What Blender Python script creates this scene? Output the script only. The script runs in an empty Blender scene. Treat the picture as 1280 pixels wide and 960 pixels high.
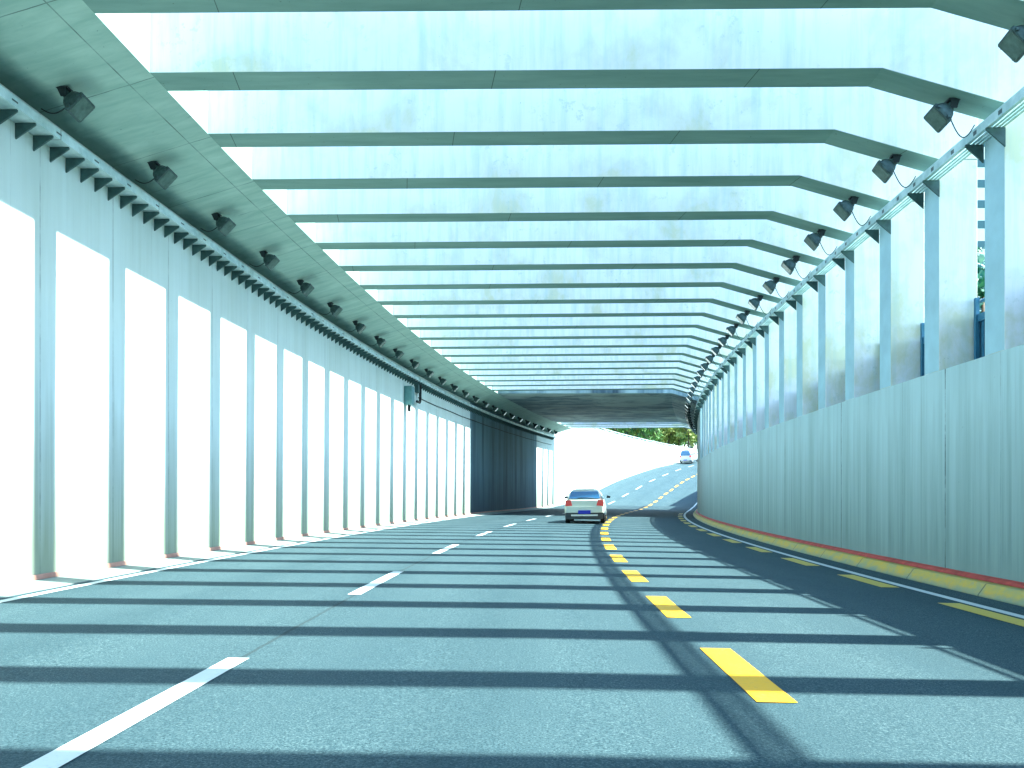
import bpy, bmesh, math, random
from mathutils import Vector, Matrix
R = random.Random(7)
sc = bpy.context.scene
COL = sc.collection
rad = math.radians

# ------------------------------------------------------------------ the road's geometry
CURVE_R = 233.0
def ecc(D):
    return (D - 8.0) ** 2 / (2 * CURVE_R) if D > 8 else 0.0
def heading(D):
    return math.atan(max(0.0, (D - 8.0) / CURVE_R))
RISE = [(-80, 0), (60, 0), (66, .06), (71, .24), (76, .62), (85.6, 1.68), (92.8, 2.64), (111.5, 4.87), (126, 6.28), (140, 7.2), (160, 7.75), (200, 7.85), (2000, 7.85)]
def rise(D):
    for (a, za), (b, zb) in zip(RISE, RISE[1:]):
        if D <= b:
            return za + (zb - za) * (D - a) / (b - a)
    return RISE[-1][1]
def zr(D, off):
    return rise(D) - (0.0093 if off < 0 else 0.018) * off
def P(D, off, z):
    return (ecc(D) + off, D, z)
def frange(a, b, step):
    n = max(1, int(round((b - a) / step)))
    return [a + (b - a) * i / n for i in range(n + 1)]

# ------------------------------------------------------------------ mesh helper
class MB:
    def __init__(s):
        s.v = []; s.f = []; s.uv = []; s.sm = []
    def face(s, idx, uvs=None, smooth=False):
        s.f.append(tuple(idx)); s.uv.append(uvs or [(s.v[i][0], s.v[i][1]) for i in idx]); s.sm.append(smooth)
    def box(s, x0, x1, y0, y1, z0, z1, M=None):
        b = len(s.v)
        for z in (z0, z1):
            for (x, y) in ((x0, y0), (x1, y0), (x1, y1), (x0, y1)):
                p = Vector((x, y, z))
                if M is not None: p = M @ p
                s.v.append(tuple(p))
        for q in ((0, 3, 2, 1), (4, 5, 6, 7), (0, 1, 5, 4), (1, 2, 6, 5), (2, 3, 7, 6), (3, 0, 4, 7)):
            s.face([b + i for i in q])
    def prism_y(s, poly, y0, y1, M=None):
        """polygon in (x,z), counter-clockwise seen from -y, extruded along y"""
        b = len(s.v); n = len(poly)
        for y in (y0, y1):
            for (x, z) in poly:
                p = Vector((x, y, z))
                if M is not None: p = M @ p
                s.v.append(tuple(p))
        s.face([b + i for i in range(n)], [(poly[i][0], poly[i][1]) for i in range(n)])
        s.face([b + n + i for i in reversed(range(n))], [(poly[i][0], poly[i][1]) for i in reversed(range(n))])
        for i in range(n):
            j = (i + 1) % n
            s.face([b + j, b + i, b + n + i, b + n + j], [(poly[j][0], 0), (poly[i][0], 0), (poly[i][0], y1 - y0), (poly[j][0], y1 - y0)])
    def tube(s, pts, r, n=8, M=None):
        pts = [Vector(p) for p in pts]
        if M is not None: pts = [M @ p for p in pts]
        b = len(s.v); up = Vector((0, 0, 1)); prev = None
        for i, p in enumerate(pts):
            d = (pts[min(i + 1, len(pts) - 1)] - pts[max(i - 1, 0)]).normalized()
            a = d.cross(up)
            if a.length < 0.05: a = d.cross(Vector((1, 0, 0)))
            a.normalize()
            if prev is not None and a.dot(prev) < 0: a = -a
            prev = a; c = d.cross(a).normalized()
            rr = r[i] if isinstance(r, (list, tuple)) else r
            for k in range(n):
                t = 2 * math.pi * k / n
                s.v.append(tuple(p + a * (math.cos(t) * rr) + c * (math.sin(t) * rr)))
        for i in range(len(pts) - 1):
            for k in range(n):
                k2 = (k + 1) % n
                s.face([b + i * n + k, b + i * n + k2, b + (i + 1) * n + k2, b + (i + 1) * n + k], smooth=True)
        s.face([b + k for k in reversed(range(n))]); s.face([b + (len(pts) - 1) * n + k for k in range(n)])
    def loft(s, secs, smooth=True, cap=True):
        """closed rings of equal length"""
        b = len(s.v); n = len(secs[0])
        for sec in secs: s.v += [tuple(p) for p in sec]
        for i in range(len(secs) - 1):
            for k in range(n):
                k2 = (k + 1) % n
                s.face([b + i * n + k, b + i * n + k2, b + (i + 1) * n + k2, b + (i + 1) * n + k], smooth=smooth)
        if cap:
            s.face([b + k for k in reversed(range(n))]); s.face([b + (len(secs) - 1) * n + k for k in range(n)])
    def sweep(s, prof, Ds, close=True, caps=True):
        """prof: list of (off, z) or functions D->(off,z), swept along the road"""
        b = len(s.v); n = len(prof); us = []
        p0 = [(p(Ds[0]) if callable(p) else p) for p in prof]
        u = 0
        for i in range(n + 1):
            us.append(u)
            a, c = p0[i % n], p0[(i + 1) % n]
            u += math.hypot(c[0] - a[0], c[1] - a[1])
        for D in Ds:
            for p in prof:
                off, z = p(D) if callable(p) else p
                s.v.append(P(D, off, z))
        m = n if close else n - 1
        for i in range(len(Ds) - 1):
            for k in range(m):
                k2 = (k + 1) % n
                s.face([b + i * n + k, b + i * n + k2, b + (i + 1) * n + k2, b + (i + 1) * n + k],
                       [(us[k], Ds[i]), (us[k + 1], Ds[i]), (us[k + 1], Ds[i + 1]), (us[k], Ds[i + 1])])
        if close and caps:
            s.face([b + k for k in reversed(range(n))]); s.face([b + (len(Ds) - 1) * n + k for k in range(n)])
    def build(s, name, mat, parent=None, bevel=0, fix=True):
        me = bpy.data.meshes.new(name)
        me.from_pydata(s.v, [], s.f)
        ul = me.uv_layers.new(name="UVMap")
        li = 0
        for f, uvs in zip(s.f, s.uv):
            for q in uvs:
                ul.data[li].uv = q; li += 1
        for p, sm in zip(me.polygons, s.sm): p.use_smooth = sm
        if fix or bevel:
            bm = bmesh.new(); bm.from_mesh(me)
            if fix: bmesh.ops.recalc_face_normals(bm, faces=bm.faces)
            if bevel:
                ed = [e for e in bm.edges if len(e.link_faces) == 2 and e.calc_face_angle(0) > 0.5]
                bmesh.ops.bevel(bm, geom=ed, offset=bevel, segments=1, affect='EDGES', clamp_overlap=True)
            bm.to_mesh(me); bm.free()
        me.materials.append(mat)
        o = bpy.data.objects.new(name, me); COL.objects.link(o)
        if parent is not None: o.parent = parent
        return o

def tag(o, label=None, cat=None, group=None, kind=None):
    if label: o['label'] = label
    if cat: o['category'] = cat
    if group: o['group'] = group
    if kind: o['kind'] = kind
    return o
def empty(name, loc=(0, 0, 0), rz=0):
    o = bpy.data.objects.new(name, None); COL.objects.link(o)
    o.location = loc; o.rotation_euler = (0, 0, rz); o.empty_display_size = .2
    return o
def kids(o): return [c for c in list(bpy.data.objects) if c.parent == o]
def copy_tree(o, parent=None):
    c = o.copy(); COL.objects.link(c); c.parent = parent
    for ch in kids(o): copy_tree(ch, c)
    return c
ONES = ['first', 'second', 'third', 'fourth', 'fifth', 'sixth', 'seventh', 'eighth', 'ninth', 'tenth', 'eleventh', 'twelfth',
        'thirteenth', 'fourteenth', 'fifteenth', 'sixteenth', 'seventeenth', 'eighteenth', 'nineteenth', 'twentieth']
TENS = {2: 'twenty', 3: 'thirty'}
def nth(i):
    if i < 20: return ONES[i]
    i1 = i + 1
    return {30: 'thirtieth', 40: 'fortieth'}.get(i1) or TENS[i1 // 10] + '-' + ONES[i1 % 10 - 1]

# ------------------------------------------------------------------ materials
class NT:
    def __init__(s, name, rough=.8, metallic=0.0, spec=.4):
        s.m = bpy.data.materials.new(name); s.m.use_nodes = True
        s.t = s.m.node_tree; s.b = s.t.nodes['Principled BSDF']
        s.b.inputs['Roughness'].default_value = rough; s.b.inputs['Metallic'].default_value = metallic
        s.b.inputs['Specular IOR Level'].default_value = spec
    def n(s, typ, **kw):
        o = s.t.nodes.new(typ)
        for k, v in kw.items():
            if k in o.inputs: o.inputs[k].default_value = v
            else: setattr(o, k, v)
        return o
    def l(s, a, b): s.t.links.new(a, b)
    def pos(s, scale=(1, 1, 1)):
        g = s.n('ShaderNodeNewGeometry'); mp = s.n('ShaderNodeMapping'); mp.inputs['Scale'].default_value = scale
        s.l(g.outputs['Position'], mp.inputs['Vector']); return mp.outputs['Vector']
    def uv(s, scale=(1, 1, 1)):
        g = s.n('ShaderNodeUVMap'); mp = s.n('ShaderNodeMapping'); mp.inputs['Scale'].default_value = scale
        s.l(g.outputs['UV'], mp.inputs['Vector']); return mp.outputs['Vector']
    def noise(s, vec, scale, detail=4, rough=.6, dist=0.0):
        o = s.n('ShaderNodeTexNoise'); o.inputs['Scale'].default_value = scale; o.inputs['Detail'].default_value = detail
        o.inputs['Roughness'].default_value = rough; o.inputs['Distortion'].default_value = dist
        s.l(vec, o.inputs['Vector']); return o.outputs['Fac']
    def ramp(s, fac, stops, interp='LINEAR'):
        o = s.n('ShaderNodeValToRGB'); cr = o.color_ramp; cr.interpolation = interp
        while len(cr.elements) < len(stops): cr.elements.new(.5)
        for e, (p, c) in zip(cr.elements, stops):
            e.position = p; e.color = (c, c, c, 1) if isinstance(c, (int, float)) else tuple(c) + (1,)
        s.l(fac, o.inputs['Fac']); return o.outputs['Color']
    def mix(s, fac, a, b, mode='MIX'):
        o = s.n('ShaderNodeMix'); o.data_type = 'RGBA'; o.blend_type = mode
        for val, inp in ((fac, o.inputs[0]), (a, o.inputs[6]), (b, o.inputs[7])):
            if isinstance(val, (int, float)): inp.default_value = val
            elif isinstance(val, tuple): inp.default_value = val + (1,)
            else: s.l(val, inp)
        return o.outputs[2]
    def math(s, op, a, b=None, c=None):
        o = s.n('ShaderNodeMath'); o.operation = op
        for i, val in enumerate((a, b, c)):
            if val is None: continue
            if isinstance(val, (int, float)): o.inputs[i].default_value = val
            else: s.l(val, o.inputs[i])
        return o.outputs[0]
    def sep(s, vec):
        o = s.n('ShaderNodeSeparateXYZ'); s.l(vec, o.inputs[0]); return o.outputs
    def line(s, coord, spacing, width, shift=0.0):
        """1 on thin lines every spacing along coord"""
        a = s.math('ADD', coord, shift)
        m = s.math('PINGPONG', a, spacing / 2)
        return s.math('LESS_THAN', m, width / 2)
    def bump(s, h, strength=.3, dist=.01):
        o = s.n('ShaderNodeBump'); o.inputs['Strength'].default_value = strength; o.inputs['Distance'].default_value = dist
        s.l(h, o.inputs['Height']); s.l(o.outputs[0], s.b.inputs['Normal'])
    def color(s, c):
        if isinstance(c, tuple): s.b.inputs['Base Color'].default_value = c + (1,)
        else: s.l(c, s.b.inputs['Base Color'])
        return s.m

def plain(name, col, rough=.6, metallic=0.0, spec=.4, var=.12, scale=6):
    t = NT(name, rough, metallic, spec)
    f = t.noise(t.pos(), scale, 5)
    lo = tuple(c * (1 - var) for c in col); hi = tuple(min(1, c * (1 + var)) for c in col)
    c = t.ramp(f, [(.3, lo), (.7, hi)])
    t.bump(f, .1, .004)
    return t.color(c)

PAINT = (.60, .78, .80)
def beam_paint(name='frame_paint', patch=(.50, .66), pcol=(.60, .61, .38)):
    t = NT(name, .75)
    p = t.pos()
    x, y, z = t.sep(p)[0:3]
    big = t.noise(p, .55, 4, .6)
    col = t.ramp(big, [(.3, (.76, .775, .78)), (.65, (.84, .85, .86))])
    # pale yellow patches where the paint has gone
    pt = t.noise(t.pos((.8, 1.7, .55)), 1.1, 7, .66, .25)
    m = t.ramp(pt, [(patch[0], 0), (patch[1], .8)])
    col = t.mix(m, col, pcol)
    # vertical runs
    st = t.noise(t.pos((5, 5, .35)), 1.2, 5, .65)
    m2 = t.ramp(st, [(.46, 0), (.72, .45)])
    col = t.mix(m2, col, (.44, .58, .56))
    # peeling flecks
    fl = t.noise(p, 7, 9, .72)
    gate = t.ramp(t.noise(p, .8, 4), [(.50, 0), (.62, 1)])
    m3 = t.ramp(fl, [(.57, 0), (.60, 1)])
    m3 = t.math('MULTIPLY', t.math('MULTIPLY', m3, gate), .4)
    col = t.mix(m3, col, (.42, .50, .44))
    # casting joints across the beam
    pin = t.noise(p, 26, 3, .5)
    m4 = t.math('MULTIPLY', t.ramp(pin, [(.74, 0), (.77, 1)]), .6)
    col = t.mix(m4, col, (.12, .16, .15))
    t.bump(t.math('ADD', fl, t.math('MULTIPLY', m3, .6)), .25, .01)
    return t.color(col)
def slab_paint():
    t = NT('slab_paint', .8)
    p = t.pos(); uvv = t.uv(); u = t.sep(uvv)
    st = t.noise(t.uv((1.1, 4.5, 1)), 1.0, 6, .62, .4)
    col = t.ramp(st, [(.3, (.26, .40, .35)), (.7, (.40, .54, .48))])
    big = t.noise(p, .5, 4)
    col = t.mix(t.ramp(big, [(.4, 0), (.7, .35)]), col, (.26, .37, .34))
    wob = t.noise(p, 3, 3)
    # shade above the tray, and some grime, painted along the slab's wall side (u runs 0..1.66 m)
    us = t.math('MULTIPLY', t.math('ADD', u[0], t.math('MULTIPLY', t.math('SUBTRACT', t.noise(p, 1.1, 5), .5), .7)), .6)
    shade_grime = t.ramp(us, [(.74, 0), (.92, .7)])
    shade_grime = t.math('MULTIPLY', shade_grime, t.math('LESS_THAN', u[0], 1.667))
    col = t.mix(shade_grime, col, (.05, .11, .10))
    v = t.math('ADD', u[1], t.math('MULTIPLY', wob, .03))
    j1 = t.line(v, 1.85, .016)
    j2 = t.math('MULTIPLY', t.line(v, 1.85, .010, .7), t.ramp(t.noise(p, .8, 2), [(.48, 0), (.52, 1)]))
    j3 = t.math('LESS_THAN', t.math('ABSOLUTE', t.math('SUBTRACT', u[0], .36)), .008)
    j = t.math('MAXIMUM', t.math('MAXIMUM', j1, j3), j2)
    brk = t.ramp(t.noise(p, 1.7, 4), [(.35, .25), (.6, 1)])
    col = t.mix(t.math('MULTIPLY', t.math('MULTIPLY', j, brk), .8), col, (.06, .09, .09))
    pin = t.noise(p, 20, 3, .5)
    col = t.mix(t.ramp(pin, [(.73, 0), (.76, .7)]), col, (.1, .13, .12))
    t.bump(st, .2, .01)
    return t.color(col)
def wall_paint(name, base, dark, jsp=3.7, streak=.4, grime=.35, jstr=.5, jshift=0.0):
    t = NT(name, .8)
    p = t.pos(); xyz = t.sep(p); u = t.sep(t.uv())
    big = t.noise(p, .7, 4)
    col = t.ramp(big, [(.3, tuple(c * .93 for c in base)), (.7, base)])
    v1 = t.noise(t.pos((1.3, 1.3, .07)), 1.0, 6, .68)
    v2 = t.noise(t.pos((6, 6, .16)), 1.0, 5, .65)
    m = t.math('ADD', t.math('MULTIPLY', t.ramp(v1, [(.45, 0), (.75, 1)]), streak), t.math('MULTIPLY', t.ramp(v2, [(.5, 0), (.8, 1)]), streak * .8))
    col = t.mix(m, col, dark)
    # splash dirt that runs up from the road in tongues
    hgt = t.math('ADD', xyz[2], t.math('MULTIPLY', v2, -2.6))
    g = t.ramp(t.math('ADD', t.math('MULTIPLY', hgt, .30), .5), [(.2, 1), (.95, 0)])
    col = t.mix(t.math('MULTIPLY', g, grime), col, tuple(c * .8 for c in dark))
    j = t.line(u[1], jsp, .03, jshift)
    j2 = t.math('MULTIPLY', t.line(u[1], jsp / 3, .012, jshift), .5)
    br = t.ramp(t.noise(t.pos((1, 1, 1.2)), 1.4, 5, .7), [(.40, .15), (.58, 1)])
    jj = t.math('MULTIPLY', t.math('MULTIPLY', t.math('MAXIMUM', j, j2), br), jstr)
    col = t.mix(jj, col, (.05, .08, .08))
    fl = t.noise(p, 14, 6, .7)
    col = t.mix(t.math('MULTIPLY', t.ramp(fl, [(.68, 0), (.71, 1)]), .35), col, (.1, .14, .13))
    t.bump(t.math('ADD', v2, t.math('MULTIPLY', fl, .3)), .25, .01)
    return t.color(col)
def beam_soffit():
    t = NT('grey_green_soffit', .85)  # undersides darker and greener than the beam faces
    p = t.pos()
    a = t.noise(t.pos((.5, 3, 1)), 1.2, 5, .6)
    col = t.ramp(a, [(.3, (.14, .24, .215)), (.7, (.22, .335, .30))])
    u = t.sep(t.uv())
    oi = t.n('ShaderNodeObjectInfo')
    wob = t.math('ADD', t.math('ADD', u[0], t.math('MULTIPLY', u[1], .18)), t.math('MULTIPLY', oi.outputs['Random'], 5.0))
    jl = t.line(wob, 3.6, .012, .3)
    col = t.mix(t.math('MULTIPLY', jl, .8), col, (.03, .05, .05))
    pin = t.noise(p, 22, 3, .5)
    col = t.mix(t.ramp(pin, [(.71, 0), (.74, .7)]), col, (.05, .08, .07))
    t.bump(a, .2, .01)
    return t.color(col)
def soffit_paint():
    t = NT('soffit_paint', .8)
    p = t.pos()
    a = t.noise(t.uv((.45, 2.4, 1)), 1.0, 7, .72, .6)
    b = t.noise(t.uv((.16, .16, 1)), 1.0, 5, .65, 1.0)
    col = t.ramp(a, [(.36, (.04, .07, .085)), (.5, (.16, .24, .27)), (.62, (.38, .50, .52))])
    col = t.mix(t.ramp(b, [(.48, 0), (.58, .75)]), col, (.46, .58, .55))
    u = t.sep(t.uv())
    col = t.mix(t.math('MULTIPLY', t.line(u[1], 6.2, .1, 2.0), .8), col, (.02, .03, .03))
    return t.color(col)
def asphalt():
    t = NT('asphalt', .88, spec=.18)
    p = t.pos(); u = t.sep(t.uv())
    g = t.noise(p, 70, 4, .85)
    g2 = t.noise(p, 19, 4, .7)
    col = t.ramp(g, [(.34, (.006, .022, .030)), (.5, (.034, .068, .080)), (.66, (.12, .18, .19))])
    big = t.noise(t.pos((.9, .22, 1)), 1.0, 4)
    col = t.mix(t.ramp(big, [(.35, .35), (.65, 0)]), col, (.018, .046, .060))
    col = t.mix(t.ramp(g2, [(.4, .25), (.6, 0)]), col, (.016, .044, .056))
    # wheel tracks rubbed darker, with oil down the middle of each lane
    wt = t.math('COSINE', t.math('MULTIPLY', t.math('ADD', u[0], -6.5), 3.3))
    wt = t.math('MULTIPLY', t.ramp(wt, [(.0, 0), (1, .28)]), t.ramp(t.noise(t.pos((1.2, .12, 1)), 1.0, 4), [(.35, .2), (.65, 1)]))
    col = t.mix(wt, col, (.014, .038, .048))
    pat = t.ramp(t.noise(t.pos((.5, .3, 1)), .8, 6, .7), [(.62, 0), (.64, .25)])
    col = t.mix(pat, col, (.012, .035, .045))
    # old centre joint and a few tar-filled cracks
    c = t.math('LESS_THAN', t.math('ABSOLUTE', t.math('SUBTRACT', t.math('ADD', u[0], t.math('MULTIPLY', t.noise(p, 4, 4), .05)), 4.63)), .02)
    col = t.mix(t.math('MULTIPLY', c, .7), col, (.02, .035, .04))
    t.bump(t.math('ADD', g, g2), .5, .01)
    return t.color(col)
def line_paint(name, col, wear=.35):
    t = NT(name, .6)
    f = t.noise(t.pos(), 30, 6, .75)
    b = t.noise(t.pos(), 3, 4)
    m = t.math('MULTIPLY', t.ramp(f, [(.55, 0), (.68, 1)]), t.ramp(b, [(.4, wear * .3), (.6, wear)]))
    c = t.mix(m, col, (.10, .14, .15))
    t.bump(f, .3, .004)
    return t.color(c)
def foliage(name, a, b):
    t = NT(name, .6, spec=.3)
    o = t.n('ShaderNodeObjectInfo')
    f = t.noise(t.pos(), 1.1, 5, .7)
    c = t.ramp(f, [(.3, a), (.7, b)])
    t.b.inputs['Subsurface Weight'].default_value = 0
    return t.color(c)

M = {}
M['frame'] = beam_paint(); M['beam_soffit'] = beam_soffit(); M['column'] = beam_paint('column_paint', (.47, .62), (.60, .61, .40)); M['frame_edge'] = plain('blue_grey_edge', (.40, .58, .64), .75, var=.12, scale=1.5); M['slab'] = slab_paint(); M['soffit'] = soffit_paint(); M['asphalt'] = asphalt()
M['wall_l'] = wall_paint('left_wall_paint', (.58, .67, .64), (.27, .33, .24), 1.85, .30, .95, .4)
M['wall_r'] = wall_paint('right_wall_paint', (.50, .65, .66), (.17, .27, .25), 4.6, .42, .75, .9, 1.3)
M['wall_shaded'] = wall_paint('shaded_streaky_paint', (.10, .19, .23), (.012, .03, .045), 3.7, .9, .8, .5)  # base colour darkened for the shade under the roof; streaks are dirt
M['wall_ramp'] = wall_paint('ramp_wall_paint', (.74, .78, .76), (.55, .60, .56), 6, .2, .1, .2)
M['white'] = line_paint('white_line_paint', (.50, .55, .55)); M['yellow'] = line_paint('yellow_line_paint', (.66, .36, .004), .3)
M['yellow_old'] = line_paint('worn_yellow_paint', (.48, .37, .06), .7)
M['gutter'] = plain('gutter_concrete', (.24, .29, .26), .85, var=.2, scale=4)
M['red'] = plain('red_oxide_paint', (.38, .05, .035), .7, var=.4, scale=5)
M['red_pale'] = plain('faded_red_paint', (.40, .22, .17), .7, var=.3, scale=2.5)
M['galv'] = plain('galvanised_steel', (.50, .62, .62), .45, .3, var=.25, scale=3)
M['bracket'] = plain('bracket_steel', (.05, .10, .10), .6, .2, var=.3)
M['lamp'] = plain('lamp_housing', (.05, .085, .085), .5, .4, var=.35, scale=14)
M['lamp_dark'] = plain('lamp_mount', (.02, .03, .035), .5, .3)
M['glass'] = plain('lamp_glass', (.08, .13, .11), .25, 0, .3, var=.3, scale=9)
M['label'] = plain('label_plate', (.72, .76, .72), .6)
M['rubber'] = plain('black_rubber', (.015, .018, .02), .8)
M['blue_steel'] = plain('blue_painted_steel', (.05, .17, .27), .45, .1, var=.2)
M['box'] = plain('grey_cabinet_paint', (.12, .26, .27), .5, .2)
M['grass'] = foliage('grass', (.03, .07, .015), (.09, .14, .03))
M['soil'] = plain('paving', (.32, .34, .33), .9, var=.2, scale=1)
M['bark'] = plain('bark', (.12, .09, .065), .9, var=.4, scale=5)
M['leaf_a'] = foliage('leaves_green', (.02, .14, .06), (.22, .34, .08))
M['leaf_b'] = foliage('leaves_yellow_green', (.14, .24, .05), (.50, .50, .16))
M['leaf_c'] = foliage('leaves_blue_green', (.01, .11, .10), (.08, .24, .12))
M['car_paint'] = plain('champagne_car_paint', (.50, .56, .50), .35, .25, .6, var=.03)
M['van_paint'] = plain('silver_van_paint', (.42, .48, .54), .3, .4, .6, var=.03)
M['car_glass'] = plain('car_glass', (.02, .10, .20), .08, .0, 1.0, var=.1)
M['red_lens'] = plain('red_tail_lens', (.62, .03, .03), .2, 0, .7, var=.1)
M['plate'] = plain('blue_number_plate', (.01, .02, .35), .4, var=.05)
M['trim'] = plain('dark_trim', (.03, .04, .045), .6)
M['chrome'] = plain('alloy', (.55, .58, .58), .3, .8)
M['tower'] = plain('tower_white', (.72, .76, .76), .8, var=.04, scale=1)
M['tower_glass'] = plain('tower_windows', (.02, .09, .10), .3, 0, .6)

# ------------------------------------------------------------------ ground and road
D_ROAD = frange(-40, 60, 2) + frange(60, 260, 1)[1:]
road = MB()
road.sweep([(lambda o: (lambda D: (o, zr(D, o))))(o) for o in (-6.9, -4.6, -2.3, 0, 2.1, 4.2, 6.35)], D_ROAD, close=False)
road = road.build('road', M['asphalt'], fix=False); tag(road, kind='structure')
road['label'] = 'dark asphalt road curving right through the underpass and up a ramp'

def ribbon(name, mat, o0, o1, D0, D1, h=.006, step=1.0):
    m = MB()
    m.sweep([lambda D: (o0, zr(D, o0) + h), lambda D: (o1, zr(D, o1) + h)], frange(D0, D1, step), close=False)
    o = m.build(name, mat, road, fix=False); return o
ribbon('left_edge_line', M['white'], -6.22, -6.08, -30, 180)
ribbon('right_edge_line', M['white'], 5.43, 5.57, -30, 180)
for k in range(-1, 21):
    a = 10.1 + 6.9 * k
    ribbon('white_lane_dash', M['white'], -2.39, -2.22, a, a + 3.0)
for k in range(-1, 34):
    a = 5.07 + 3.47 * k
    ribbon('yellow_lane_dash', M['yellow'], 1.40, 1.66, a, a + 1.77)
for k in range(-1, 14):
    a = 8.3 + 3.55 * k
    ribbon('worn_yellow_dash', M['yellow_old'], 5.08, 5.36, a, a + 1.85)

g = MB()   # gutter on the left
g.sweep([lambda D: (-6.897, zr(D, -6.9) + .05), lambda D: (-6.897, zr(D, -6.9) - .2), lambda D: (-6.36, zr(D, -6.36) - .2), lambda D: (-6.36, zr(D, -6.36) + .012)][::-1], frange(-30, 200, 1))
g = g.build('gutter', M['gutter']); tag(g, 'pale concrete gutter strip along the foot of the left wall', kind='structure')
st = MB()
st.sweep([lambda D: (-6.896, zr(D, -6.9) + .052), lambda D: (-6.896, zr(D, -6.9) + .12), lambda D: (-6.875, zr(D, -6.9) + .11), lambda D: (-6.87, zr(D, -6.9) + .052)], frange(-30, 70.5, 1))
st.build('red_stripe', M['red_pale'], g)

k_ = MB()  # sloped yellow kerb on the right
k_.sweep([lambda D: (6.347, zr(D, 6.35) - .2), lambda D: (6.06, zr(D, 6.06) - .2), lambda D: (6.06, zr(D, 6.06) + .02), lambda D: (6.17, zr(D, 6.17) + .17), lambda D: (6.347, zr(D, 6.35) + .20)], frange(-30, 150, 1))
t = NT('kerb_yellow_paint', .75)
f1 = t.noise(t.pos((1.5, 1.5, 4)), 1.6, 5, .65); f2 = t.noise(t.pos(), 9, 6, .7)
c = t.ramp(f1, [(.32, (.34, .34, .15)), (.52, (.48, .37, .08)), (.7, (.58, .37, .04))])
c = t.mix(t.ramp(f2, [(.55, 0), (.68, .6)]), c, (.25, .30, .24))
ku = t.sep(t.uv())
foot = t.ramp(t.math('ADD', ku[0], t.math('MULTIPLY', f1, .16)), [(.57, .8), (.68, 0)])
c = t.mix(foot, c, (.16, .25, .22))
jl = t.line(ku[1], 2.2, .03)
c = t.mix(t.math('MULTIPLY', jl, .7), c, (.05, .06, .05)); t.bump(f2, .3, .01)
kerb = k_.build('kerb', t.color(c)); tag(kerb, 'low sloped kerb painted yellow along the foot of the right wall', kind='structure')
st = MB()
st.sweep([lambda D: (6.345, zr(D, 6.35) + .203), lambda D: (6.24, zr(D, 6.35) + .196), lambda D: (6.28, zr(D, 6.35) + .235), lambda D: (6.345, zr(D, 6.35) + .255)], frange(-30, 150, 1))
st.build('red_stripe', M['red'], kerb)

gm = MB()   # the ground: one sheet with the cutting left open
GL, GR = -7.6, 7.05
def zright(D): return 3.2 if D < 80 else max(3.2, min(rise(D) - .05, 7.7))
rows = [-900, -300, -60] + frange(-50, 260, 5) + [300, 500, 1500]
LX = [-1500, -400, -120, -40, -12, 0]; RX = [0, 8, 30, 90, 300, 1500]
idx = []
for D in rows:
    Dc = min(D, 260)
    l, r = [], []
    for x in LX:
        l.append(len(gm.v)); gm.v.append((ecc(Dc) + GL + x, D, 7.8 if D > 135 else 8.05))
    for x in RX:
        r.append(len(gm.v)); gm.v.append((ecc(Dc) + GR + x, D, zright(D)))
    idx.append((l, r))
for i in range(len(rows) - 1):
    for side in (0, 1):
        a, b = idx[i][side], idx[i + 1][side]
        for k in range(len(a) - 1): gm.face([a[k], a[k + 1], b[k + 1], b[k]])
    if rows[i] >= 200:
        gm.face([idx[i][0][-1], idx[i][1][0], idx[i + 1][1][0], idx[i + 1][0][-1]])
tg = NT('ground_cover', .9)
f = tg.noise(tg.pos(), .35, 6, .7)
ground = gm.build('ground', tg.color(tg.ramp(f, [(.3, (.04, .08, .02)), (.6, (.10, .15, .04)), (.75, (.22, .22, .14))])), fix=False)
tag(ground, 'grassy ground beside the cutting', kind='structure')

# ------------------------------------------------------------------ walls
D_T = frange(-14, 71, 1)
w = MB()
w.sweep([lambda D: (-6.9, zr(D, -6.9) - .3), (-6.9, 6.577), (-7.6, 6.577), lambda D: (-7.6, zr(D, -6.9) - .3)], frange(-14, 46.05, 1))
lw = w.build('retaining_wall', M['wall_l'])
tag(lw, 'tall white painted wall on the left with vertical bars of sunlight, under the slab', 'wall')
LWP = [lambda D: (-6.9, zr(D, -6.9) - .3), (-6.9, 6.577), (-7.6, 6.577), lambda D: (-7.6, zr(D, -6.9) - .3)]
w = MB(); w.sweep(LWP, frange(46.05, 64.9, 1)); w.build('covered_panels', M['wall_shaded'], lw)
w = MB(); w.sweep(LWP, frange(64.9, 71, .8)); w.build('end_panels', M['wall_l'], lw)
w = MB()
top = 8.10
w.sweep([lambda D: (-6.88, zr(D, -6.9) - .3), (-6.88, top), (-7.62, top), lambda D: (-7.62, zr(D, -6.9) - .3)], frange(71.05, 200, 1))
rw = w.build('retaining_wall', M['wall_ramp'])
tag(rw, 'sunlit white wall curving up beside the ramp beyond the underpass', 'wall')
w = MB(); w.sweep([(-6.82, top + .003), (-6.82, top + .16), (-7.66, top + .16), (-7.66, top + .003)], frange(71.05, 200, 1))
w.build('coping', M['wall_ramp'], rw)
w = MB()
w.sweep([lambda D: (6.35, zr(D, 6.35) - .3), lambda D: (7.05, zr(D, 6.35) - .3), (7.05, 3.25), (6.35, 3.25)], D_T)
lr = w.build('retaining_wall', M['wall_r'])
tag(lr, 'low streaky grey-green wall on the right carrying the columns', 'wall')
w = MB()
rt = lambda D: max(4.15, rise(D) + .7)
w.sweep([lambda D: (6.36, zr(D, 6.35) - .3), lambda D: (7.08, zr(D, 6.35) - .3), lambda D: (7.08, rt(D)), lambda D: (6.36, rt(D))], frange(71.05, 200, 1))
r2 = w.build('retaining_wall', M['wall_r'])
tag(r2, 'wall on the right edge of the rising ramp, beyond the underpass', 'wall')

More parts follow.
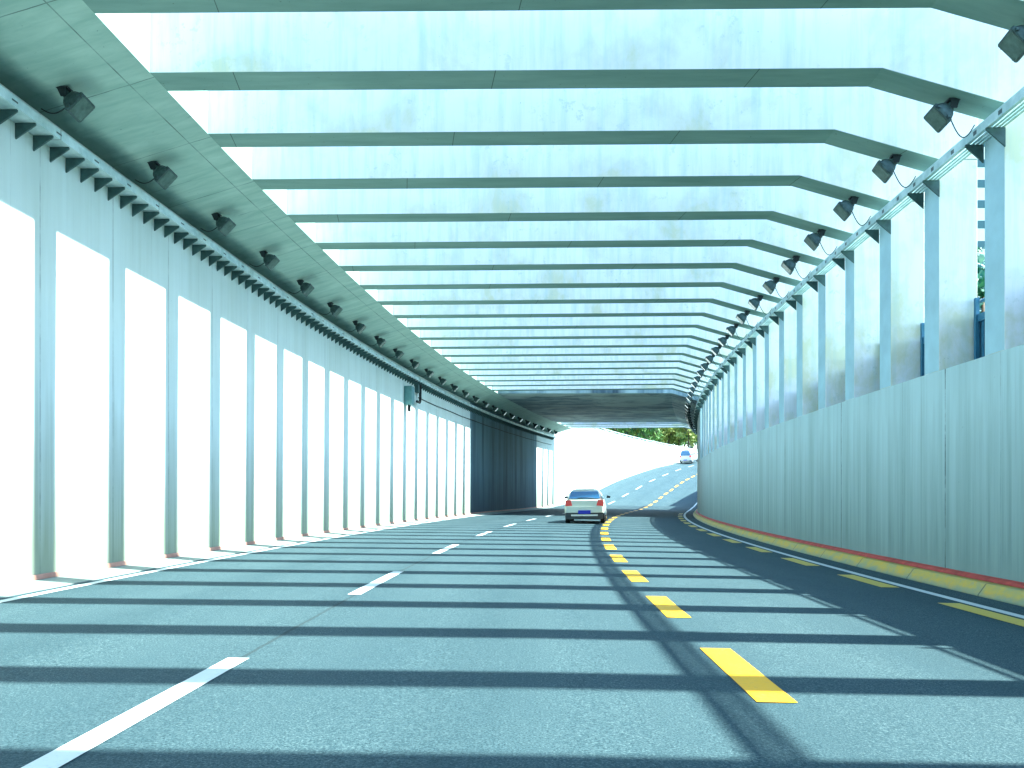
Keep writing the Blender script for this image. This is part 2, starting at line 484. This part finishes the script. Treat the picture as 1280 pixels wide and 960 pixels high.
# rail along the top of the ramp wall
gr = empty('guard_rail', P(80, -7.2, top + .16)); tag(gr, 'pale steel guard rail along the top of the sunlit ramp wall', 'guard rail')
inv = Matrix.Translation(-Vector(gr.location))
def rel(p): return tuple(inv @ Vector(p))
m = MB(); m.tube([rel(P(D, -7.2, top + .60)) for D in frange(71.3, 150, 2)], .05, 6); m.build('top_rail', M['galv'], gr)
m = MB(); m.tube([rel(P(D, -7.2, top + .38)) for D in frange(71.3, 150, 2)], .035, 6); m.build('lower_rail', M['galv'], gr)
for D in frange(71.5, 149, 3):
    m = MB(); m.tube([rel(P(D, -7.2, top + .16)), rel(P(D, -7.2, top + .62))], .045, 6); m.build('post', M['galv'], gr)

# ------------------------------------------------------------------ overhead structure
s_ = MB()
s_.sweep([(-5.31, 7.07), (-6.9, 6.58), (-7.6, 6.58), (-7.6, 8.15), (-5.31, 8.15)], D_T)
slab = s_.build('slab', M['slab'])
slab['kind'] = 'thing'
tag(slab, 'long sloping concrete slab along the left, over the wall and floodlights', 'slab')

BAY = 1.85
def tau(D): return 0.008 + max(0, D - 11) * .0014
frame0 = empty('concrete_frame')
pm = MB()
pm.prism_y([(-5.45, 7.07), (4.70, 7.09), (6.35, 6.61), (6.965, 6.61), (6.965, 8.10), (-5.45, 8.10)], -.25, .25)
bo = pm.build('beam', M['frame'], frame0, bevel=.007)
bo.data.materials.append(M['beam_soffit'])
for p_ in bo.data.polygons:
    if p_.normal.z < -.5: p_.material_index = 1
pm = MB(); pm.prism_y([(6.355, 3.253), (6.96, 3.253), (6.96, 6.607), (6.355, 6.607)], -.248, .248)
bo = pm.build('column', M['column'], frame0, bevel=.006)
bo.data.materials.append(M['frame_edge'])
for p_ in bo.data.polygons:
    if p_.normal.x < -.9: p_.material_index = 1  # road-facing side gets a darker, bluer colour
ks = list(range(-12, 20)) + [31, 32, 33]
first_seen = -1
seen = 0
for n_, k in enumerate(ks):
    D = 9.33 + BAY * k
    o = frame0 if n_ == 0 else copy_tree(frame0)
    o.location = (ecc(D), D, 0); o.rotation_euler = (0, 0, -tau(D))
    if k < 0: lab = 'pale concrete roof beam and column behind the viewer, out of the picture'
    elif k < 20:
        lab = 'pale concrete roof beam with its column, %s from the viewer before the covered part' % nth(k)
        if k == 0: lab = 'nearest pale concrete roof beam, across the top edge of the photo'
    else: lab = ('first', 'second', 'last')[k - 31] + ' pale concrete roof beam beyond the covered part'
    tag(o, lab, 'beam', 'concrete frames across the road')

# covered part
c_ = MB()
c_.sweep([(-5.312, 7.066), (4.70, 7.086), (6.35, 6.606), (7.05, 6.606), (7.05, 8.10), (-5.312, 8.10)][::-1], frange(46.08, 64.9, .94))
cov = c_.build('roof_slab', M['soffit']); cov['kind'] = 'thing'
tag(cov, 'closed stretch of dark stained concrete roof over the bend', 'roof slab')
c_ = MB(); c_.sweep([(6.352, 3.253), (7.048, 3.253), (7.048, 6.603), (6.352, 6.603)], frange(46.08, 64.9, .94))
c_.build('side_wall', M['wall_r'], cov)

# ------------------------------------------------------------------ cable trays
def bracket_mesh(side):
    m = MB()
    if side < 0: m.prism_y([(0, 0), (.27, 0), (.27, -.03), (0, -.21)][::-1], -.012, .012)
    else: m.prism_y([(0, 0), (-.26, 0), (-.26, -.03), (0, -.26)], -.012, .012)
    return m
tl = empty('cable_tray', P(10, -6.9, 6.2)); tag(tl, 'long steel cable tray on triangular brackets along the top of the left wall', 'cable tray')
invl = Matrix.Translation(-Vector(tl.location))
def shifted(mb, inv):
    mb.v = [tuple(inv @ Vector(v)) for v in mb.v]; return mb
m = MB()
m.sweep([(-6.895, 6.20), (-6.60, 6.20), (-6.60, 6.33), (-6.62, 6.33), (-6.62, 6.22), (-6.895, 6.22)], frange(-14, 70.8, 1))
tt = NT('tray_steel', .5, .25)
ff = tt.noise(tt.pos(), 3, 5, .65); uu = tt.sep(tt.uv())
cc = tt.ramp(ff, [(.35, (.40, .54, .54)), (.6, (.62, .74, .74))])
sl = tt.math('MULTIPLY', tt.line(uu[1], .92, .12), tt.math('LESS_THAN', tt.math('ABSOLUTE', tt.math('SUBTRACT', uu[0], .36)), .012))
cc = tt.mix(tt.math('MULTIPLY', sl, .9), cc, (.02, .04, .04))
cc = tt.mix(tt.math('MULTIPLY', tt.line(uu[1], 2.77, .018), .7), cc, (.05, .08, .08))
M['tray'] = tt.color(cc)
shifted(m, invl).build('tray_channel', M['tray'], tl)
m = MB(); m.tube([P(D, -6.72 + .02 * math.sin(D * 1.3), 6.245) for D in frange(-14, 70.8, 1)], .03, 6)
shifted(m, invl).build('cable_run', M['rubber'], tl)
proto = None
n_b = 0
Db = 9.1
while n_b < 99:
    if proto is None:
        proto = bracket_mesh(-1).build('bracket', M['bracket'], tl); b_ = proto
    else:
        b_ = proto.copy(); COL.objects.link(b_); b_.parent = tl
    b_.location = invl @ Vector(P(Db, -6.897, 6.198)); b_.rotation_euler = (0, 0, -heading(Db))
    n_b += 1; Db += .37
m = MB()
while Db < 70.5:
    mm = bracket_mesh(-1); T = Matrix.Translation(invl @ Vector(P(Db, -6.897, 6.198))) @ Matrix.Rotation(-heading(Db), 4, 'Z')
    b0 = len(m.v); m.v += [tuple(T @ Vector(v)) for v in mm.v]
    for f_, u_ in zip(mm.f, mm.uv): m.face([b0 + i for i in f_], u_)
    Db += .37
tag(m.build('bracket', M['bracket'], tl), kind='stuff')

tr = empty('cable_tray', P(10, 6.35, 6.27)); tag(tr, 'slotted steel cable tray running along the tops of the right columns', 'cable tray')
invr = Matrix.Translation(-Vector(tr.location))
m = MB()
m.sweep([(6.10, 6.27), (6.15, 6.27), (6.15, 6.285), (6.115, 6.285), (6.115, 6.40), (6.10, 6.40)], frange(-14, 70.8, 1))
for o_ in (6.20, 6.26, 6.32):
    m.sweep([(o_ - .021, 6.272), (o_ + .021, 6.272), (o_ + .021, 6.285), (o_ - .021, 6.285)], frange(-14, 70.8, 1))
shifted(m, invr)
t2 = NT('tray_steel_slotted', .5, .25)
ff = t2.noise(t2.pos(), 3, 5, .65); uu = t2.sep(t2.uv())
cc = t2.ramp(ff, [(.35, (.36, .52, .53)), (.6, (.58, .72, .73))])
sl = t2.math('MULTIPLY', t2.line(uu[1], .62, .09), t2.math('LESS_THAN', t2.math('ABSOLUTE', t2.math('SUBTRACT', uu[0], .30)), .03))
cc = t2.mix(t2.math('MULTIPLY', sl, .85), cc, (.02, .04, .04))
m.build('tray_channel', t2.color(cc), tr)
pb = None
for k in list(range(-1, 20)) + list(range(20, 34, 1)):
    D = 9.33 + BAY * k
    for s in (-.27, .27):
        Dp = D + s - 6.35 * math.tan(tau(D))
        if pb is None: pb = bracket_mesh(1).build('bracket', M['bracket'], tr); b_ = pb
        else: b_ = pb.copy(); COL.objects.link(b_); b_.parent = tr
        b_.location = invr @ Vector(P(Dp, 6.35, 6.268)); b_.rotation_euler = (0, 0, -heading(Dp))

# ------------------------------------------------------------------ floodlights
def floodlight(side):
    """mounting plate at the origin on the soffit; side -1 = left lamp aiming right and down"""
    root = empty('floodlight')
    s = -side
    aim = Vector((s * .72, .06, -.66)).normalized()
    base = Vector((0, 0, -.07))
    # frame of the head: a across, c up
    a = aim.cross(Vector((0, 0, 1))).normalized(); c = a.cross(aim).normalized()
    def ring(t, w, h, r=.25):
        pts = []
        for (sx, sy) in ((1, 1), (-1, 1), (-1, -1), (1, -1)):
            for (ex, ey) in (((1 - r), 1), (1, (1 - r))) if sx * sy < 0 else ((1, (1 - r)), ((1 - r), 1)):
                pts.append(base + aim * t + a * (sx * w / 2 * ex) + c * (sy * h / 2 * ey))
        return pts
    m = MB()
    m.loft([ring(.02, .11, .11), ring(.10, .13, .13), ring(.12, .20, .19), ring(.17, .29, .26), ring(.24, .36, .31), ring(.30, .38, .33)], smooth=False)
    m.build('housing', M['lamp'], root)
    m = MB()
    m.loft([ring(.302, .43, .37, .12), ring(.345, .43, .37, .12), ring(.36, .42, .36, .12)], smooth=False)
    # clips
    for sx in (-1, 1):
        for q in (-.11, .11):
            p = base + aim * .32 + a * (sx * .222) + c * q
            Mx = Matrix.Translation(p); m.box(-.02, .02, -.02, .02, -.02, .02, Mx)
    rim = m.build('front_rim', M['lamp'], root)
    m = MB(); m.loft([ring(.361, .37, .31, .1), ring(.368, .36, .30, .1)], smooth=False); m.build('lens', M['glass'], root)
    m = MB()   # mount: plate and two cheeks
    m.box(-.10, .10, -.08, .08, -.028, -.002)
    m.prism_y([(-.07, -.028), (.07, -.028), (.06 + s * .03, -.16), (-.04 + s * .03, -.16)][::-1], -.075, -.062)
    m.prism_y([(-.07, -.028), (.07, -.028), (.06 + s * .03, -.16), (-.04 + s * .03, -.16)][::-1], .062, .075)
    m.tube([(s * .02, -.08, -.13), (s * .02, .08, -.13)], .02, 8)
    m.build('mount', M['lamp_dark'], root)
    m = MB()   # rating plate on the side that faces the viewer
    nrm = -c if (-c).y < c.y else c
    side_v = nrm
    Mx = Matrix.Translation(base + aim * .27 + side_v * .168 + a * (.03)) @ Matrix((a, aim, side_v)).transposed().to_4x4()
    m.box(-.06, .06, -.035, .035, -.004, .006, Mx)
    m.build('rating_plate', M['label'], root)
    m = MB()
    e = Vector((-s * .38, .05, -.38 if side > 0 else -.30))
    st_ = base + aim * .22 - a * s * .0 + Vector((-s * .12, 0, -.06))
    pts = []
    for i in range(13):
        q = i / 12
        p = st_.lerp(e, q) + Vector((0, 0, -.26 * math.sin(q * math.pi) * (1 if side > 0 else .35)))
        pts.append(p)
    m.tube(pts, .009, 6); m.build('cable', M['rubber'], root)
    return root
lr0 = floodlight(1); first = True; i = 0
def right_soffit(off): return 7.09 - .48 * (off - 4.70) / 1.65
for k in range(-1, 34):
    D = 9.33 + BAY * k
    o = lr0 if first else copy_tree(lr0); first = False
    o.location = (ecc(D) + 5.78 * math.cos(tau(D)), D - 5.78 * math.sin(tau(D)), right_soffit(5.78) + .002); o.rotation_euler = (0, 0, -heading(D) * .6 + R.uniform(-.07, .07)); o.scale = (.86,) * 3
    if k < 0: lab = 'grey floodlight on a right beam haunch, out of the picture beside the viewer'
    elif k == 0: lab = 'nearest right floodlight, cut by the top right edge of the photo'
    else: lab = 'grey floodlight hung from the right ends of the beams, %s from the viewer' % nth(k)
    tag(o, lab, 'floodlight', 'floodlights on the right')
ll0 = floodlight(-1); first = True
for k in range(-1, 25):
    D = 10.75 + 2.42 * k
    o = ll0 if first else copy_tree(ll0); first = False
    off = -6.36
    o.location = P(D, off, 7.07 - .49 * (abs(off) - 5.31) / 1.59 + .002); o.rotation_euler = (0, 0, -heading(D) + R.uniform(-.07, .07)); o.scale = (.86,) * 3
    if k < 0: lab = 'grey floodlight under the left slab, out of the picture beside the viewer'
    elif k == 0: lab = 'nearest left floodlight, under the slab in the top left corner'
    else: lab = 'grey floodlight hung under the sloping left slab, %s from the viewer' % nth(k)
    tag(o, lab, 'floodlight', 'floodlights on the left')

# ------------------------------------------------------------------ railing outside the right columns
ra = empty('railing', P(12, 7.0, 3.25)); tag(ra, 'blue steel railing glimpsed between the nearest right columns', 'railing')
invx = Matrix.Translation(-Vector(ra.location))
m = MB(); m.tube([P(D, 7.015, 4.35) for D in frange(2, 46, 1)], .035, 8); shifted(m, invx).build('top_rail', M['blue_steel'], ra)
m = MB(); m.tube([P(D, 7.01, 3.80) for D in frange(2, 46, 1)], .02, 6); shifted(m, invx).build('middle_rail', M['blue_steel'], ra)
for k in range(-3, 20):
    D0 = 9.33 + BAY * k + .27 - .12; D1 = 9.33 + BAY * (k + 1) - .27 - .12
    m = MB(); x0 = ecc(D1)
    m.box(x0 + 6.87, x0 + 6.93, D1 - .06, D1, 3.253, 4.38)
    shifted(m, invx).build('post', M['blue_steel'], ra)
    m = MB()
    m.box(ecc((D0 + D1) / 2) + 6.968, ecc((D0 + D1) / 2) + 6.976, D0 - .14, D1 + .14, 3.255, 4.10)
    D = D0 + .04
    while D < D1 - .08:
        m.box(ecc(D) + 6.935, ecc(D) + 6.95, D, D + .04, 3.255, 3.985); D += .11
    m.box(ecc(D0) + 6.925, ecc(D0) + 6.955, D0, D1 - .07, 3.30, 3.36); m.box(ecc(D0) + 6.92, ecc(D0) + 6.96, D0, D1 - .065, 4.0, 4.12)
    shifted(m, invx).build('bar_panel', M['blue_steel'], ra)

# ------------------------------------------------------------------ cabinet, pipe and cable on the left wall
D = 33.6
jb = empty('junction_box', P(D, -6.9, 5.3), -heading(D)); tag(jb, 'tall narrow grey cabinet hung below the left cable tray', 'junction box')
m = MB(); m.box(.004, .34, -.22, .22, -.28, .50); m.build('cabinet', M['box'], jb, bevel=.02)
m = MB(); m.box(.34, .352, -.18, .18, -.22, .44); m.build('cabinet_door', M['box'], jb)
for y in (-.12, .12):
    m = MB(); m.tube([(.17, y, -.28), (.17, y, -.55)], .035, 8); m.build('pipe_stub', M['rubber'], jb)
D = 35.2
pp = empty('conduit', P(D, -6.9, 5.5), -heading(D)); tag(pp, 'black hooked conduit pipe dropping from the tray beside the grey cabinet', 'pipe')
m = MB(); m.tube([(.16, .25, .68), (.16, .25, .0), (.16, .22, -.12), (.16, .12, -.18), (.16, -.3, -.18)], .06, 8); m.build('pipe', M['rubber'], pp)
m = MB(); m.box(.003, .16, -.1, .34, .25, .60); m.build('clamp_block', M['bracket'], pp)
m = MB(); m.tube([P(D, -6.87, 5.56 + .008 * math.sin(D * 1.1)) for D in frange(35.6, 70, .4)], .018, 6)
tag(m.build('power_cable', M['rubber']), 'thin black cable running along the left wall below the tray', 'cable')

# ------------------------------------------------------------------ cars
def ring_sec(y, hw, z0, z1, tum, rnd=.12):
    """cross-section: z0 bottom, z1 top, hw half width at the waist, tum = half width of the top edge"""
    zm = z0 + (z1 - z0) * .55
    half = [(hw * .90, z0), (hw * .985, z0 + .07), (hw, zm), (tum + (hw - tum) * .35, z1 - .10), (tum, z1 - .035), (tum * .85, z1)]
    pts = [Vector((x, y, z)) for x, z in half] + [Vector((-x, y, z)) for x, z in reversed(half)]
    return pts
def car(kind, paint, L, W, H):
    root = empty('car' if kind == 'car' else 'van')
    hw = W / 2; wb = .34
    m = MB()
    zb = .30; belt = (.70 if kind == 'car' else .60) * H; bz = .46 if kind == 'car' else .40
    rear = 0.0
    # lower body, rear at y=0 and front at y=L
    m.loft([ring_sec(.0, hw * .90, bz + .04, belt - .06, hw * .80), ring_sec(.06, hw * .965, bz, belt - .01, hw * .86), ring_sec(.3, hw, bz - .06, belt, hw * .90),
            ring_sec(L * .45, hw, zb - .05, belt, hw * .92), ring_sec(L * .70, hw, zb - .05, belt - .02, hw * .90), ring_sec(L * .86, hw * .97, zb - .03, belt - .12, hw * .84),
            ring_sec(L * .97, hw * .90, zb, belt - .24, hw * .74), ring_sec(L, hw * .80, zb + .08, belt - .34, hw * .62)])
    # greenhouse shell
    def gsec(y, z, w0, w1):
        half = [(w0, belt - .05), (w0 - (w0 - w1) * .5, (belt + z) / 2), (w1, z - .05), (w1 - .07, z - .01), (w1 * .5, z)]
        return [Vector((x, y, zz)) for x, zz in half] + [Vector((-x, y, zz)) for x, zz in reversed(half)]
    def gtop(y0, y1, yb0, yb1):
        pass
    w0, w1 = hw * .90, hw * .66
    rb, rt_ = (.10, .42) if kind == 'car' else (.06, .22)
    fb, ft = L * .76, L * .52
    rings = []
    for (z, ya, yb, ww) in ((belt - .06, rb, fb, w0), ((belt + H) / 2, (rb + rt_) / 2 - .02, (fb + ft) / 2, (w0 + w1) / 2 + .02), (H - .06, rt_ - .04, ft, w1), (H - .012, rt_ + .06, ft - .10, w1 - .08), (H, rt_ + .3, ft - .35, w1 * .6)):
        r = .10
        ring = [(ww - r, ya), (ww, ya + r), (ww, (ya + yb) / 2), (ww, yb - r * 2), (ww - r, yb)]
        full = [Vector((x, y, z)) for x, y in ring] + [Vector((-x, y, z)) for x, y in reversed(ring)]
        rings.append(full)
    m.loft(rings)
    body = m.build('body', M[paint], root)
    # rear window, side windows
    def quad(pts, th, name, mat, parent=root):
        q = MB(); p = [Vector(v) for v in pts]; n = (p[1] - p[0]).cross(p[2] - p[1]).normalized() * th
        q.v = [tuple(v) for v in p] + [tuple(v + n) for v in p]
        q.face([3, 2, 1, 0]); q.face([4, 5, 6, 7])
        for i in range(4): q.face([i, (i + 1) % 4, 4 + (i + 1) % 4, 4 + i])
        return q.build(name, M[mat], parent)
    zt, zl = H - .11, belt + .03
    slope = (rt_ - rb) / (H - belt)
    def yr(z): return rb + slope * (z - belt) - .03
    quad([(-w1 - .02 + .02, yr(zt), zt), (-w0 + .10, yr(zl), zl), (w0 - .10, yr(zl), zl), (w1, yr(zt), zt)], .02, 'rear_window', 'car_glass')
    q = MB(); q.tube([(-.30, yr(zl) - .02, zl + .03), (.02, yr(zl + .05) - .03, zl + .05), (.42, yr(zl + .02) - .02, zl + .02)], .012, 6); q.build('wiper', M['trim'], root)
    for sx in (-1, 1):
        xt, xl = sx * (w1 + .012), sx * (w0 - .005)
        pts = [(xl, rb + .30, zl), (xl, fb - .35, zl), (xt, ft - .15, zt), (xt, rt_ + .12, zt)]
        if sx < 0: pts = pts[::-1]
        quad(pts, .015, 'side_window', 'car_glass')
        # lights
        q = MB()
        q.prism_y([(sx * hw * .60, belt - .27), (sx * hw * .95, belt - .29), (sx * hw * .94, belt - .03), (sx * hw * .68, belt - .02)], -.02, .16)
        q.build('tail_light', M['red_lens'], root)
        q = MB(); q.loft([[Vector((sx * (hw + .02 + dx), L * .62 + dy, belt + .06 + dz)) for dx, dz in ((0, -.02), (.16, -.03), (.19, .06), (.02, .10))] for dy in (0, .10)], smooth=False)
        q.build('mirror', M['trim'], root)
        for yy in (L * .16, L * .80):
            q = MB(); seg = 20
            for (x0, x1, r0, rname) in ((hw - .20, hw - .01, wb - .03, 'tyre'),):
                q.tube([(sx * x0, yy, wb - .03), (sx * (x0 + .02), yy, wb - .03), (sx * (x1 - .02), yy, wb - .03), (sx * x1, yy, wb - .03)], [r0 - .03, r0, r0, r0 - .03], seg)
            wheel = q.build('wheel', M['rubber'], root)
            q = MB(); q.tube([(sx * (hw - .015), yy, wb - .03), (sx * (hw + .0), yy, wb - .03)], .19, seg); q.build('rim', M['chrome'], wheel)
    q = MB(); q.loft([[Vector((x, y, z)) for x, y, z in ((-w, y0, z0), (w, y0, z0), (w, y0, z1), (-w, y0, z1))] for (y0, w, z0, z1) in ((-.05, hw * .90, .48, .74), (.10, hw * .99, .47, .76))], smooth=False)
    q.build('rear_bumper', M[paint], root)
    q = MB(); q.box(-hw * .93, hw * .93, -.035, .3, .20, .465); q.build('bumper_skirt', M['trim'], root)
    q = MB(); q.box(-hw * .66, hw * .66, -.06, -.037, .33, .40); q.build('skirt_strip', M['chrome'], root)
    q = MB(); q.box(-hw * .86, hw * .86, .3, L - .3, .17, .32); q.build('underbody', M['trim'], root)
    q = MB(); q.box(-.27, .27, -.075, -.052, .43, .58); q.build('number_plate', M['plate'], root)
    q = MB(); q.box(-.40, .40, rt_ - .02, rt_ + .16, H - .035, H + .006); q.build('roof_spoiler', M['trim' if kind == 'van' else paint], root)
    q = MB(); q.tube([(0, rt_ + .35, H - .01), (0, rt_ + .25, H + .10)], .01, 5); q.build('aerial', M['trim'], root)
    return root
c1 = car('car', 'car_paint', 4.1, 1.74, 1.50)
D = 34.6
c1.location = P(D, .58, zr(D, .5) + .008); c1.rotation_euler = (0, -.01, -heading(D))
tag(c1, 'pale champagne hatchback with red tail lights and blue plate, driving away', 'car')
c2 = car('van', 'van_paint', 4.6, 1.90, 1.95)
D = 120
c2.location = P(D, -4.5, zr(D + 2, -4.5) - .10); c2.rotation_euler = (math.atan(.10), 0, -heading(D))
tag(c2, 'silver van far up the ramp beside the end of the sunlit wall', 'van')

# ------------------------------------------------------------------ trees
def leaf_mesh(name, rx, rz, cz, n_cl, per, size, mat, seed):
    r = random.Random(seed); m = MB()
    for _ in range(n_cl):
        while True:
            p = Vector((r.uniform(-1, 1), r.uniform(-1, 1), r.uniform(-1, 1)))
            if .35 < p.length < 1: break
        c = Vector((p.x * rx, p.y * rx, cz + p.z * rz)); cr = r.uniform(.5, 1.1) * rx * .30
        for _ in range(per):
            d = Vector((r.gauss(0, .5), r.gauss(0, .5), r.gauss(0, .42))) * cr
            q = c + d; s = size * r.uniform(.6, 1.3)
            nrm = Vector((r.gauss(0, 1), r.gauss(0, 1), r.gauss(.6, 1))).normalized()
            a = nrm.orthogonal().normalized(); b = nrm.cross(a)
            t_ = r.uniform(0, 6.28); a, b = a * math.cos(t_) + b * math.sin(t_), b * math.cos(t_) - a * math.sin(t_)
            i0 = len(m.v)
            m.v += [tuple(q + a * s), tuple(q + b * s * .5), tuple(q - a * s), tuple(q - b * s * .5)]
            m.face([i0, i0 + 1, i0 + 2, i0 + 3])
    return m
def tree_proto(seed, h, rx, mat, n_cl=46, per=55, size=.26):
    root = empty('tree'); r = random.Random(seed); m = MB()
    th = h * .42
    m.tube([(0, 0, -.3), (.03 * h / 8, 0, h * .15), (.0, .03, th), (.05, 0, h * .75)], [.24, .18, .14, .05], 8)
    for i in range(7):
        a = i * 2.4 + r.uniform(-.3, .3); z0 = th * r.uniform(.75, 1.3); l = rx * r.uniform(.6, .9)
        m.tube([(0, 0, z0), (math.cos(a) * l * .5, math.sin(a) * l * .5, z0 + l * .5), (math.cos(a) * l, math.sin(a) * l, z0 + l * .85)], [.09, .06, .025], 6)
    m.build('trunk', M['bark'], root)
    leaf_mesh('crown', rx, h * .36, h * .60, n_cl, per, size, mat, seed).build('crown', M[mat], root, fix=False)
    return root
protos = [tree_proto(1, 9.5, 2.6, 'leaf_a'), tree_proto(2, 9, 2.4, 'leaf_b'), tree_proto(3, 10.5, 2.8, 'leaf_c')]
desc = ['mid green tree', 'yellowish green tree', 'dark bluish green tree']
used = [False] * 3
def put_tree(kind, x, y, z, sc_, rz, lab, grp):
    o = protos[kind] if not used[kind] else copy_tree(protos[kind]); used[kind] = True
    o.location = (x, y, z); o.scale = (sc_, sc_, sc_); o.rotation_euler = (0, 0, rz)
    tag(o, lab, 'tree', grp); return o
TR = random.Random(11)
# row seen over the ramp wall: image direction x/D from .075 to .21
spots = []
for i in range(13):
    q = .066 + i * .0125
    Dd = 132 + TR.uniform(-4, 8) + 14 * q / .2
    spots.append((i % 3 if i % 4 else 1, q, Dd))
names = ['leftmost in the front row', 'second from the left in the front row', 'third from the left in the front row', 'fourth from the left in the front row', 'fifth from the left in the front row',
         'sixth from the left in the front row', 'seventh from the left in the front row', 'eighth from the left in the front row', 'ninth from the left in the front row', 'tenth from the left in the front row',
         'eleventh from the left in the front row', 'twelfth from the left in the front row', 'rightmost in the front row']
for (kd, q, Dd), nm in zip(spots, names):
    put_tree(kd, q * Dd, Dd, 7.8 if Dd > 135 else 8.0, TR.uniform(.85, 1.1), TR.uniform(0, 6), desc[kd] + ' behind the ramp wall, ' + nm, 'trees behind the ramp wall')
for i in range(10):
    q = .07 + i * .0165; Dd = 165 + TR.uniform(-6, 12); kd = (i * 2 + 1) % 3
    put_tree(kd, q * Dd, Dd, 7.8, TR.uniform(1.1, 1.35), TR.uniform(0, 6), desc[kd] + ' behind the ramp wall, %s from the left in the back row' % nth(i), 'trees in the back row')
put_tree(2, ecc(103) + 12.0, 101, zright(101), 1.15, 1, 'dark green tree on the right bank whose shadow crosses the ramp', 'trees on the right bank')
put_tree(2, 33.6, 60, 3.2, 1.7, 2, 'tall dark green tree seen in the gap between the two nearest right columns', 'trees on the right bank')
# clipped hedge beyond the ramp
hm = leaf_mesh('hedge', 1, 1, 1, 1, 1, .1, None, 1); hm = MB(); r = random.Random(5)
for i in range(9000):
    D = r.uniform(128, 190); o_ = -9.2 + r.gauss(0, .45); z = 7.8 + r.uniform(0, 1.15)
    q = Vector(P(D, o_, z)); a = Vector((r.gauss(0, 1), r.gauss(0, 1), r.gauss(0, 1))).normalized(); b = a.orthogonal().normalized(); s = .16
    i0 = len(hm.v); hm.v += [tuple(q + a * s), tuple(q + b * s * .6), tuple(q - a * s), tuple(q - b * s * .6)]; hm.face([i0, i0 + 1, i0 + 2, i0 + 3])
tag(hm.build('hedge', M['leaf_b'], fix=False), 'low bright green hedge under the trees beyond the ramp', 'hedge')

# ------------------------------------------------------------------ distant tower seen through the first gap
tw = empty('apartment_building', (90, 160, 3.2)); tag(tw, 'distant white tower with dark window bands, in the gap between right columns', 'building')
m = MB(); m.box(-9, 9, -7, 7, -.2, 70)
m.build('wall', M['tower'], tw)
for i in range(17):
    m = MB(); m.box(-9.06, 9.06, -7.06, 7.06, 2.0 + i * 3.9, 3.5 + i * 3.9); m.build('window_band', M['tower_glass'], tw)
m = MB(); m.box(-9.4, 9.4, -7.4, 7.4, 70, 71); m.build('roof', M['tower'], tw)

# ------------------------------------------------------------------ light, sky, camera
EL = 51.8; AZ = 90.0
sun = bpy.data.lights.new('sun', 'SUN'); sun.energy = 4.0; sun.angle = rad(.8); sun.color = (1, .965, .90)
so = bpy.data.objects.new('sun', sun); COL.objects.link(so); so.rotation_euler = (0, rad(90 - EL), rad(90 - AZ))
wd = bpy.data.worlds.new('World'); sc.world = wd; wd.use_nodes = True
nt = wd.node_tree; bg = nt.nodes['Background']
sky = nt.nodes.new('ShaderNodeTexSky'); sky.sky_type = 'NISHITA'; sky.sun_disc = False
sky.sun_elevation = rad(EL); sky.sun_rotation = rad(AZ); sky.air_density = 1.0; sky.dust_density = .6; sky.ozone_density = 2.5
nt.links.new(sky.outputs[0], bg.inputs['Color']); bg.inputs['Strength'].default_value = .145

cam = bpy.data.cameras.new('camera'); cam.sensor_width = 36; cam.lens = 36 * 1000 / 1280
cam.shift_x = -30 / 1280; cam.shift_y = 137 / 1280; cam.clip_end = 4000; cam.clip_start = .05
co = bpy.data.objects.new('camera', cam); COL.objects.link(co); co.location = (0, 0, 1.3); co.rotation_euler = (rad(90), 0, 0)
sc.camera = co
sc.view_settings.view_transform = 'Standard'; sc.view_settings.look = 'None'; sc.view_settings.exposure = 2.54; sc.view_settings.use_white_balance = True; sc.view_settings.white_balance_temperature = 6100; sc.view_settings.white_balance_tint = -2; sc.view_settings.gamma = 1
sc.cycles.max_bounces = 8; sc.cycles.diffuse_bounces = 5
sc.cycles.use_denoising = True
